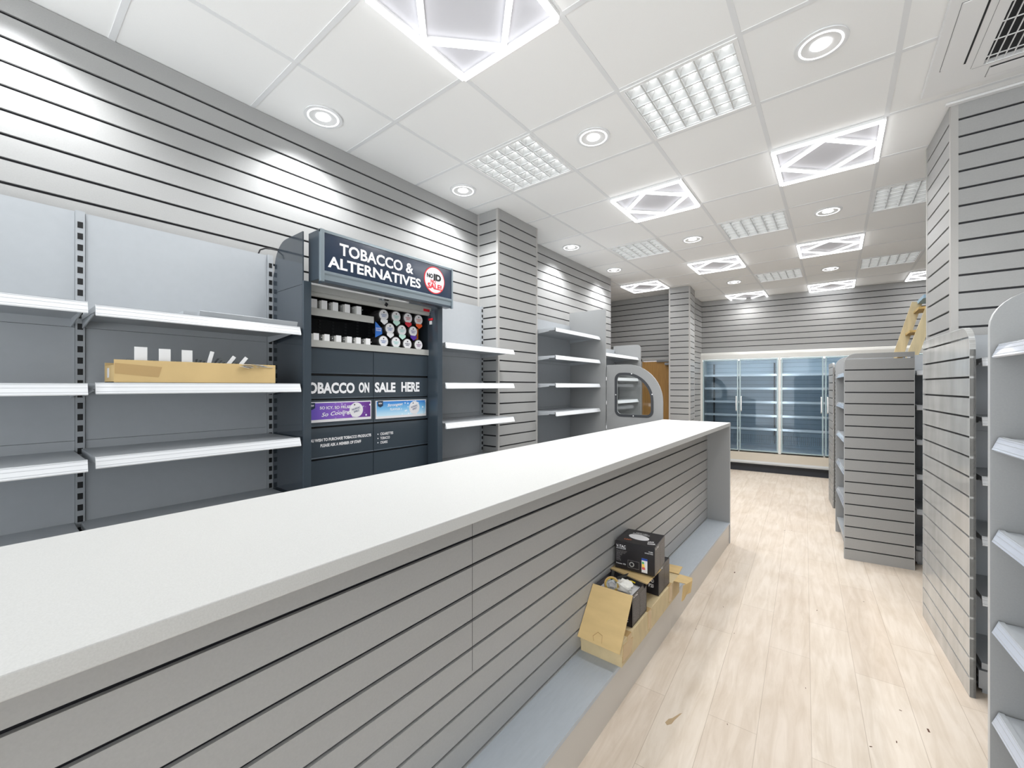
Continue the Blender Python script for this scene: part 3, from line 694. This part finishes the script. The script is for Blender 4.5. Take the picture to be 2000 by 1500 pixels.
# big kraft flap leaning in front
fl = MB(); fl._a([(-1.022, 2.012, .492), (-.802, 2.012, .495), (-.798, 1.842, .286), (-1.022, 1.842, .290)], [(0, 1, 2, 3)], 0)
o = fl.build('cardboard_flap', M_kraft); sd = o.modifiers.new('thick', 'SOLIDIFY'); sd.thickness = .004; sd.offset = 1
tag(o, 'large flat kraft cardboard sheet leaning on the front of the cartons', 'cardboard sheet')
m_ = MB(); pts = [(-.935, .300), (-.945, .315), (-.925, .333), (-.900, .327), (-.893, .302)]
for (x0, z0), (x1, z1) in zip(pts[:-1], pts[1:]):
    yy = lambda z: 1.842+(z-.288)*(2.012-1.842)/(.493-.288)-.0065
    m_.bar((x0, yy(z0), z0), (x1, yy(z1), z1), .002, .002)
m_.build('tear_mark', M_tape, o)
# second black carton behind
b2 = lamp_box('spotlight_carton', 'closed black carton under the top box, farther along the kraft box', -.812, 2.425, KT+.001, 0, .205, .20, .160)
small_print(b2, .205, .20, .16)
text('LED\nSMD\nIP20', .035, .08, face_front(-.045, -.0012, .08), M_txt, b2)
MB().cyl((-.10, -.0012, .07), .022, .001, 'y', 20).cyl((-.10, -.0016, .07), .015, .001, 'y', 20, mi=1).build('product_picture', [M_grey, M_boxblk], b2)
# kraft flap supporting the top box
fl = MB(); fl._a([(-1.03, 2.232, .497), (-.795, 2.19, .489), (-.795, 2.42, .489), (-1.03, 2.42, .489)], [(0, 1, 2, 3)], 0)
fl._a([(-1.03, 2.232, .497), (-.795, 2.19, .489), (-.815, 2.20, .452), (-1.0, 2.225, .468)], [(0, 1, 2, 3)], 1)
o = fl.build('folded_flap', [M_kraft, M_boxblk], b2); sd = o.modifiers.new('thick', 'SOLIDIFY'); sd.thickness = .003
o.matrix_parent_inverse = Matrix.Translation((.812, -2.425, -(KT+.001)))
# top box
b3 = lamp_box('spotlight_carton', 'topmost black carton with product print, balanced on the stack', -.786, 2.285, .497, 5, .225, .235, .158)
ff = lambda x, z, r=0: face_front(x, -.0013, z, r)
text('V-TAC', .055, .016, ff(-.190, .130), M_txt, b3); text('INNOVATIVE LED LIGHTING', .055, .006, ff(-.190, .117), M_txt, b3)
g = bpy.data.materials['small_print']
text('\n'.join(['Recessed frame LED spotlight', 'with clear glass cover plate', 'Downlight a LED incasso', 'LED inbouwspot', 'Plafonnier LED', 'Spot LED', 'Lampa LED', 'Downlight', 'LED svitidlo', 'Lampara LED']), .062, .062, ff(-.186, .076), g, b3, name='small_print', align='LEFT', bold=0)
text('Protection:  IP20', .055, .007, ff(-.19, .030), M_txt, b3, bold=.02)
text('VT-2900S', .024, .007, ff(-.022, .130), M_txt, b3); text('DOWNLIGHT ROUND', .045, .006, ff(-.032, .120), M_txt, b3)
MB().ring([(-.150, .018), (-.086, .018), (-.086, .060), (-.150, .060)], [(-.149, .019), (-.087, .019), (-.087, .059), (-.149, .059)], 'xz', -.0016, -.0010).build('picture_frame', g, b3)
n = 24; ci = lambda cx, cz, r: [(cx+r*math.cos(2*PI*k/n), cz+r*math.sin(2*PI*k/n)) for k in range(n)]
MB().ring(ci(-.128, .038, .014), ci(-.128, .038, .009), 'xz', -.0018, -.0010).build('product_picture', M_grey, b3)
el = MB().box(-.072, -.040, -.0018, -.0010, .008, .088, 0).box(-.072, -.040, -.0022, -.0017, .076, .088, 1)
M_eb = mat('label_blue', (30, 70, 160), .5); M_eg = mat('label_green', (40, 170, 70), .5); M_ey = mat('label_amber', (250, 200, 0), .5)
for k, mi in enumerate((2, 2, 3, 3, 3, 4, 4)): el.prism([(-.070, .068-k*.0062), (-.060+k*.0012, .068-k*.0062), (-.058+k*.0012, .0655-k*.0062), (-.060+k*.0012, .063-k*.0062), (-.070, .063-k*.0062)], 'xz', -.0024, -.0017, mi)
el.build('energy_label', [M_boxwhite, M_eb, M_eg, M_ey, M_red], b3)
small_print(b3, .225, .235, .158, 11)
TM = lambda x, y, r=0: Matrix.Translation((x, y, .1592)) @ Matrix.Rotation(math.radians(r), 4, 'Z')
o = MB().cyl((0, 0, 0), 1, .0012, 'z', 28).build('lamp_picture', M_boxwhite, b3)
o.scale = (.062, .040, 1); o.location = (-.12, .115, .158); o.rotation_euler = (0, 0, -.25)
text('NEW LED\nDOWNLIGHT', .10, .030, TM(-.12, .175, 0), M_txt, b3); text('LED', .04, .018, TM(-.165, .048), mat('print_orange', (220, 120, 60), .5), b3)
text('24W\n3000K', .045, .05, TM(-.035, .06, 20), M_txt, b3)
# contents of the open carton
def torus(mb, c, R, r, tilt, mi=0, n=28, k=8, flat=1.0):
    T = Matrix.Translation(c) @ Matrix.Rotation(tilt[0], 4, 'X') @ Matrix.Rotation(tilt[1], 4, 'Y'); o = len(mb.v)
    for i in range(n):
        a = 2*PI*i/n
        for j in range(k):
            b = 2*PI*j/k; mb.v.append(T @ Vector(((R+r*math.cos(b))*math.cos(a), (R+r*math.cos(b))*math.sin(a), r*flat*math.sin(b))))
    for i in range(n):
        for j in range(k): mb.f.append([o+i*k+j, o+((i+1) % n)*k+j, o+((i+1) % n)*k+(j+1) % k, o+i*k+(j+1) % k]); mb.m.append(mi)
zc = KT+.135
t = thing('tape_roll', 'roll of brown tape standing in the open black carton', 'tape roll', (-.945, 2.075, zc+.028))
m_ = MB(); torus(m_, (0, 0, 0), .036, .0045, (1.15, .35), 0, flat=3); m_.build('tape_ring', M_brownroll, t, smooth=True)
m_ = MB(); torus(m_, (0, 0, 0), .0305, .002, (1.15, .35), 0, flat=5); m_.build('shiny_core', M_yellow, t, smooth=True)
m_ = MB(); m_.T = Matrix.Rotation(1.15, 4, 'X') @ Matrix.Rotation(.35, 4, 'Y')
for k in range(4): a = k*1.3; m_.bar((.026*math.cos(a), .026*math.sin(a), -.006), (.02*math.cos(a+1.6), .02*math.sin(a+1.6), .004), .008, .001)
m_.build('foil_scraps', M_alu, t)
m_ = MB(); rn = random.Random(5); nu, nv = 14, 10
import mathutils
for i in range(nv+1):
    for j in range(nu):
        th = PI*i/nv; ph = 2*PI*j/nu; d = Vector((math.sin(th)*math.cos(ph), math.sin(th)*math.sin(ph), math.cos(th)))
        rr = 1+.55*mathutils.noise.noise(d*2.3+Vector((4, 2, 9)))+.22*mathutils.noise.noise(d*6)
        m_.v.append(Vector((d.x*.046*rr, d.y*.040*rr, d.z*.030*rr)))
for i in range(nv):
    for j in range(nu): m_.f.append([i*nu+j, i*nu+(j+1) % nu, (i+1)*nu+(j+1) % nu, (i+1)*nu+j]); m_.m.append(0)
o = m_.build('crumpled_bag', M_plast); o.location = (-.885, 2.105, zc+.027); tag(o, 'crumpled white plastic bag in the open black carton', 'plastic bag')
m_ = MB(); m_.bar((-.96, 2.17, zc+.022), (-.90, 2.175, zc+.055), .05, .003); m_.bar((-.985, 2.16, zc+.01), (-.978, 2.17, zc+.06), .02, .004)
tag(m_.build('metal_bracket', mat('bracket_grey', (70, 70, 68), .4)), 'small dark metal brackets poking out of the open black carton', 'bracket')
m_ = MB(); pts = [(-.93, 2.10, zc+.02), (-.925, 2.13, zc+.035), (-.905, 2.15, zc+.033), (-.87, 2.16, zc+.036), (-.85, 2.165, zc+.03)]
for p, q in zip(pts[:-1], pts[1:]): m_.bar(p, q, .009, .003)
tag(m_.build('yellow_strap', M_yellow), 'yellow strap lying across the open black carton', 'strap')

# ------------------------------------------------------------------ D-shaped screen at the counter end
t = thing('counter_screen', 'grey D-shaped gate screen with a clear plastic window at the counter end', 'screen', (-2.155, 4.60, 0))
def dshape(x0, x1, z0, z1, r, rb, n=12):
    pts = []
    pts += arc(x0+rb, z0+rb, rb, 180, 270, 6)+arc(x1-rb, z0+rb, rb, 270, 360, 6)+arc(x1-r, z1-r, r, 0, 90, n)+arc(x0+rb, z1-rb, rb, 90, 180, 6)
    return pts
win_o = dshape(.103, .562, 1.195, 1.708, .33, .075); win_i = dshape(.133, .532, 1.225, 1.678, .30, .05)
# outer board matched point by point to the window loop
out = [(0, z) for z in [1.0+.0*k for k in range(0)]]
nO = len(win_o); out = []
for k, (x, z) in enumerate(win_o):
    if k < 7: out.append((0 if k < 4 else .1*(k-3)/3, 1.27-.39*k/3 if k < 3 else 0))
    elif k < 14: out.append((.663 if k > 9 else .30+.363*(k-7)/3, 0 if k < 11 else 1.28*(k-10)/3*.9))
    elif k < 27: a = math.radians(90*(k-14)/12); out.append((.663-.43+.43*math.cos(a), 1.375+.43*math.sin(a)))
    else: out.append((.2-.2*(k-27)/3 if k < 30 else 0, 1.805 if k < 31 else 1.805-.45*(k-30)/3))
MB().ring(out, win_i, 'xz', -.009, .009).build('screen_board', M_panel, t)
MB().ring(win_o, win_i, 'xz', -.013, -.0092).build('window_gasket', mat('gasket', (58, 60, 64), .5), t)
MB().prism(win_i, 'xz', -.0115, -.0095).build('window_pane', G_clear, t)
sc = MB()
for x, z in ((.118, 1.45), (.547, 1.46), (.31, 1.693), (.33, 1.21)): sc.cyl((x, -.016, z), .007, .003, 'y', 12)
sc.build('screw_caps', M_white, t)

# ------------------------------------------------------------------ fridges (local frame along the back wall)
def pos(s, off): return (-2.05+s*math.cos(a6)-off*math.sin(a6), 8.52+s*math.sin(a6)+off*math.cos(a6), 0)
t = thing('display_fridge', 'wide white multi-door glass display fridge along the back wall', 'fridge', pos(0, 0), 6)
FL = 3.84
cz_ = MB().prism([(0, 2.06)]+[( .0-.0, 2.06)]+arc(.055, 2.13, .06, 180, 95, 8)+[(.09, 2.19), (.09, 2.06)], 'yz', 0, FL+.05).box(0, FL, .0, .9, 2.06, 2.09).build('canopy', M_fridge, t)
MB().box(.0, .018, -.0, .9, 0, 2.06).box(FL, FL+.02, 0, .9, 0, 2.06).build('side_wall', M_fridge, t)
MB().box(.018, FL, .05, .9, .20, .36).prism([(.0, .20), (-.0, .345), (.05, .365), (.05, .20)], 'yz', .0, FL).build('lower_fascia', mat('fascia_cream', (206, 198, 184), .3), t)
MB().prism([(-.012, .145), (-.016, .17), (-.004, .20), (.05, .20), (.05, .145)], 'yz', 0, FL).build('bumper', M_edge, t)
gr = MB().box(0, FL, .03, .06, .0, .14, 0)
for k in range(190): gr.box(.02+k*.02, .03+k*.02, .026, .03, .085, .12, 1)
gr.build('kick_grille', [M_grille, M_black], t)
MB().box(.018, FL, .78, .80, .36, 2.06, 0).build('rear_liner', M_fridgein, t)
ln = MB()
for z in [.42+.083*k for k in range(20)]: ln.box(.03, FL-.01, .776, .78, z, z+.004, 0)
for x0 in (.15, 1.20, 1.32, 2.45, 2.55, 3.7): ln.box(x0, x0+.022, .70, .775, .45, 2.0, 1)
ln.build('liner_ribs', [mat('rib_grey', (120, 132, 142), .5), M_grille], t)
MB().box(.018, FL, .08, .78, .36, .375).build('well_floor', M_fridgeshelf, t)
well = MB()
for k in range(60): well.box(.30+k*.03, .312+k*.03, .55, .555, .47, .62)
well.build('air_grille', mat('well_slots', (150, 158, 165), .5), t)
for z in (1.771, 1.521, 1.271, 1.022, .776):
    for a, b in ((.05, 1.255), (1.30, 2.52), (2.56, FL-.02)):
        s_ = MB().box(a, b, .20, .76, z-.028, z-.018).build('fridge_shelf', M_fridgeshelf, t)
        MB().box(a, b, .19, .20, z-.035, z+.006).build('price_strip', M_strip, s_)
# doors
for d0, d1, hs in ((.045, .640, 1), (.660, 1.258, -1), (1.305, 1.900, 1), (1.925, 2.52, -1), (2.565, 3.16, 1), (3.18, 3.79, -1)):
    o_ = [(d0, .375), (d1, .375), (d1, 2.052), (d0, 2.052)]; f_ = .018; n_ = [(d0+f_, .375+f_), (d1-f_, .375+f_), (d1-f_, 2.052-f_*1.3), (d0+f_, 2.052-f_*1.3)]
    d = MB().ring(o_, n_, 'xz', -.012, .012).build('glass_door', M_framegl, t)
    MB().box(d0+f_, d1-f_, -.003, .003, .393, 2.03).build('door_pane', G_door, d)
    hx = d1-.030 if hs > 0 else d0+.030
    hh = MB()
    hp = [(hx, -.012, 1.365), (hx, -.045, 1.35), (hx, -.05, 1.20), (hx, -.045, 1.115), (hx, -.012, 1.095)]
    for p, q in zip(hp[:-1], hp[1:]): hh.bar(p, q, .016, .010, up=(0, 1, .01))
    hh.build('door_handle', M_white, d)
    MB().box(d0, d1, .0, .04, .36, .374).build('door_sill', M_black, d)
MB().box(1.262, 1.300, -.008, .03, .35, 2.07).box(2.522, 2.56, -.008, .03, .35, 2.07).box(.0, .04, -.008, .03, .35, 2.07).build('mullion', M_fridge, t)
# strip lamp inside top of the fridge
lt = MB().box(.05, FL-.05, .10, .13, 2.035, 2.050).build('light_tube', emis('fridge_light', (.90, .95, 1), 7.0), t)
sl_ = MB()  # glowing strips added behind the mullions to brighten the fridge interior
for x in (1.270, 2.530): sl_.box(x, x+.022, .035, .045, .42, 2.02)
sl_.build('added_glow_strip', bpy.data.materials['fridge_light'], t)

# ------------------------------------------------------------------ gondola units on the right
def rounded(xa, xb, zt, rl, rr):
    def fn(z):
        l, r = xa, xb
        if rl and z > zt-rl: q = min(1, (z-(zt-rl))/rl); l = xa+rl*(1-math.sqrt(max(0, 1-q*q)))
        if rr and z > zt-rr: q = min(1, (z-(zt-rr))/rr); r = xb-rr*(1-math.sqrt(max(0, 1-q*q)))
        return l, r
    return fn
def slat_end(t, wd, zt, rl, rr, m=M_slat, phase=.095, th=.02, zb=0, T=None):
    mb = MB(); mb.T = T
    slat_box(mb, wd, zb, zt, d=th, phase=phase, gh=.0105, edge=0, outline=(rounded(0, wd, zt, rl, rr), zt))
    o = []; i_ = []; e = .004; i0 = lambda r: max(r, .002)
    for q, (lst, k) in enumerate(((o, 0), (i_, e))):
        lst += [(k, zb), (wd-k, zb)]+arc(wd-i0(rr), zt-i0(rr), max(i0(rr)-k, .0005), 0, 90, 8)+arc(i0(rl), zt-i0(rl), max(i0(rl)-k, .0005), 90, 180, 8)
    mb.ring(o, i_, 'xz', -th-.0004, .0004, 2)
    return mb.build('slat_end_panel', [m, M_groove, M_edge], t)
def plain_panel(t, D, zt, r, x0, x1, name='side_board'):
    """board across the unit depth, y 0..-D, rounded top front"""
    return MB().prism([(0, 0), (-D, 0)]+arc(-D+r, zt-r, r, 180, 90, 8)+[(0, zt)], 'yz', x0, x1, ms=1).build(name, [M_panel, M_edge], t, .0015)
Z5 = (1.688, 1.385, 1.083, .785, .488)
# nearest unit, facing the aisle, at the right edge of the frame
t = bay('gondola_unit', 'nearest empty gondola with clear-fronted shelves at the right edge', (.905, 2.075, 0), -86, 1.0, (), .45, 1.80, zbot=.1, seams=(1.3, .8), base=True, bases=[(.16, .46)], ups=(True, True))
for z in Z5: add_shelf(t, .0, 1.0, .487, z, mstrip=M_clipstrip)
plain_panel(t, .505, 1.858, .115, -.022, -.004)
# unit in front of the right pillar, facing the camera, with the streaky end board
t = bay('gondola_unit', 'gondola in front of the right pillar with a glossy streaked slatboard end', (.575, 3.452, 0), 0, 1.2, (), .37, 1.838, zbot=.1, seams=(1.3, .8), ups=(True, True), bases=[(.165, .37)])
for z in (1.696, 1.398, 1.10, .80, .50): add_shelf(t, 0, 1.2, .368, z)
MB().box(-.006, .03, -.36, -.02, .03, .12, 0).box(-.008, .0, -.345, -.325, .05, .075, 1).box(-.008, 0, -.345, -.325, .085, .11, 1).build('base_bracket', [M_shelf, M_black], t)
T = Matrix.Translation((.465-.575, 3.912-3.452, 0)) @ Matrix.Rotation(math.radians(-86), 4, 'Z') @ Matrix.Translation((0, .0215, 0))
slat_end(t, .885, 1.853, .05, .11, M_film, T=T, th=.021)
# end cap facing the aisle with square slatboard near side
t = bay('gondola_unit', 'aisle end gondola with a wide slatboard side and clear-fronted shelves', (.462, 5.63, 0), -86, .79, (), .38, 1.80, zbot=.1, seams=(1.3, .8), ups=(False, False), bases=[(.16, .45)])
for z in (1.680, 1.385, 1.08, .783, .487): add_shelf(t, .0, .79, .443, z, mstrip=M_clipstrip)
plain_panel(t, .462, 1.858, .10, -.024, -.004)
o = MB(); T = Matrix.Rotation(math.radians(86), 4, 'Z') @ Matrix.Translation((.062-.462, 4.768-5.63, 0)) @ Matrix.Rotation(math.radians(7), 4, 'Z') @ Matrix.Translation((0, .02, 0))
slat_end(t, .468, 1.842, .085, 0, M_slat, T=T)
# gondola behind, facing the camera
t = bay('gondola_unit', 'partly hidden gondola between the wide slatboard side and the right pillar', (.551, 5.36, 0), 0, 1.0, (), .40, 1.842, zbot=.1, seams=(1.3, .8), ups=(True, True), bases=[(.165, .37)])
for z in (1.69, 1.39, 1.09, .79, .49): add_shelf(t, 0, 1.0, .39, z)
MB().box(-.004, .03, -.38, -.02, .03, .12, 0).box(-.006, .0, -.36, -.34, .05, .075, 1).box(-.006, 0, -.36, -.34, .085, .11, 1).build('base_bracket', [M_shelf, M_black], t)
# farthest gondola with its slatboard end towards the aisle
t = bay('gondola_unit', 'farthest gondola showing a narrow slatboard end towards the aisle', (.0, 6.90, 0), 5, .9, (), .22, 1.80, zbot=.1, seams=(1.3, .8), ups=(True, True), bases=[(.165, .22)])
for z in (1.69, 1.39, 1.09, .79, .49): add_shelf(t, 0, .9, .21, z)
T = Matrix.Rotation(math.radians(-5), 4, 'Z') @ Matrix.Translation((-.072, 7.148-6.90, 0)) @ Matrix.Rotation(math.radians(-84.5), 4, 'Z') @ Matrix.Translation((0, .02, 0))
slat_end(t, .50, 1.85, .03, .06, M_slat, T=T)

# ------------------------------------------------------------------ step ladder behind the gondolas
t = thing('step_ladder', 'wooden step ladder standing behind the far gondolas by the right pillar', 'ladder', (0, 0, 0))
def lad(y, z, xf=.12, k=.285): return (xf+k*z, y, z)
M1 = MB()
for y0, nm in ((5.86, 'near'), (6.24, 'far')):
    r_ = MB().bar((.075 if nm == 'near' else .045, y0, 0), ((.093 if nm == 'near' else -.003)+.285*2.46, y0 if nm == 'near' else y0, 2.46), .03, .085, up=(1, 0, 0)); r_.build('rail', M_pine if nm == 'near' else M_pine, t)
for k in range(1, 11):
    z = .235*k; r_ = MB(); x = .045+.285*z; r_.box(x-.045, x+.04, 5.875, 6.225, z-.012, z+.012); r_.build('tread', M_osb, t)
for y0 in (5.90, 6.20): MB().bar((1.15, y0, 0), (.79, y0, 2.42), .025, .05, up=(1, 0, 0)).build('rear_leg', M_pine, t)
MB().box(.70, .80, 5.84, 6.26, 2.44, 2.475).build('ladder_cap', mat('cap_blue', (150, 180, 200), .5), t)

# ------------------------------------------------------------------ debris on the floor
m_ = MB(); rn = random.Random(11)
for x, y, s_ in [(-.10, 3.55, .006), (.33, 2.62, .011), (.245, 2.70, .005), (-.50, 2.9, .004), (-.66, 3.85, .012), (-.12, 2.6, .004), (.12, 2.35, .005), (.21, 2.45, .006), (-.39, 2.1, .004), (.02, 2.1, .005), (-.43, 5.3, .006), (-.37, 5.35, .004), (-.52, 5.5, .004), (-.62, 3.2, .004), (-.70, 2.8, .004), (.16, 3.9, .004)]:
    a = rn.random()*3; m_.T = Matrix.Translation((x, y, 0)) @ Matrix.Rotation(a, 4, 'Z'); m_.box(-s_, s_, -s_*.3, s_*.35, .0002, .0012)
o = m_.build('floor_debris', mat('debris_brown', (92, 62, 48), .8)); tag(o, 'scattered brown crumbs and splinters on the oak floor', 'debris'); o['kind'] = 'stuff'
m_ = MB(); m_.prism([(-.618, 1.935), (-.606, 1.925), (-.592, 1.945), (-.588, 1.975), (-.572, 2.04), (-.580, 2.03), (-.600, 1.98), (-.612, 1.965)], 'xy', .0002, .0008)
o = m_.build('glue_smear', mat('smear', (176, 152, 118), .4)); tag(o, 'small brown glue smear on the floor near the ledge', 'stain')
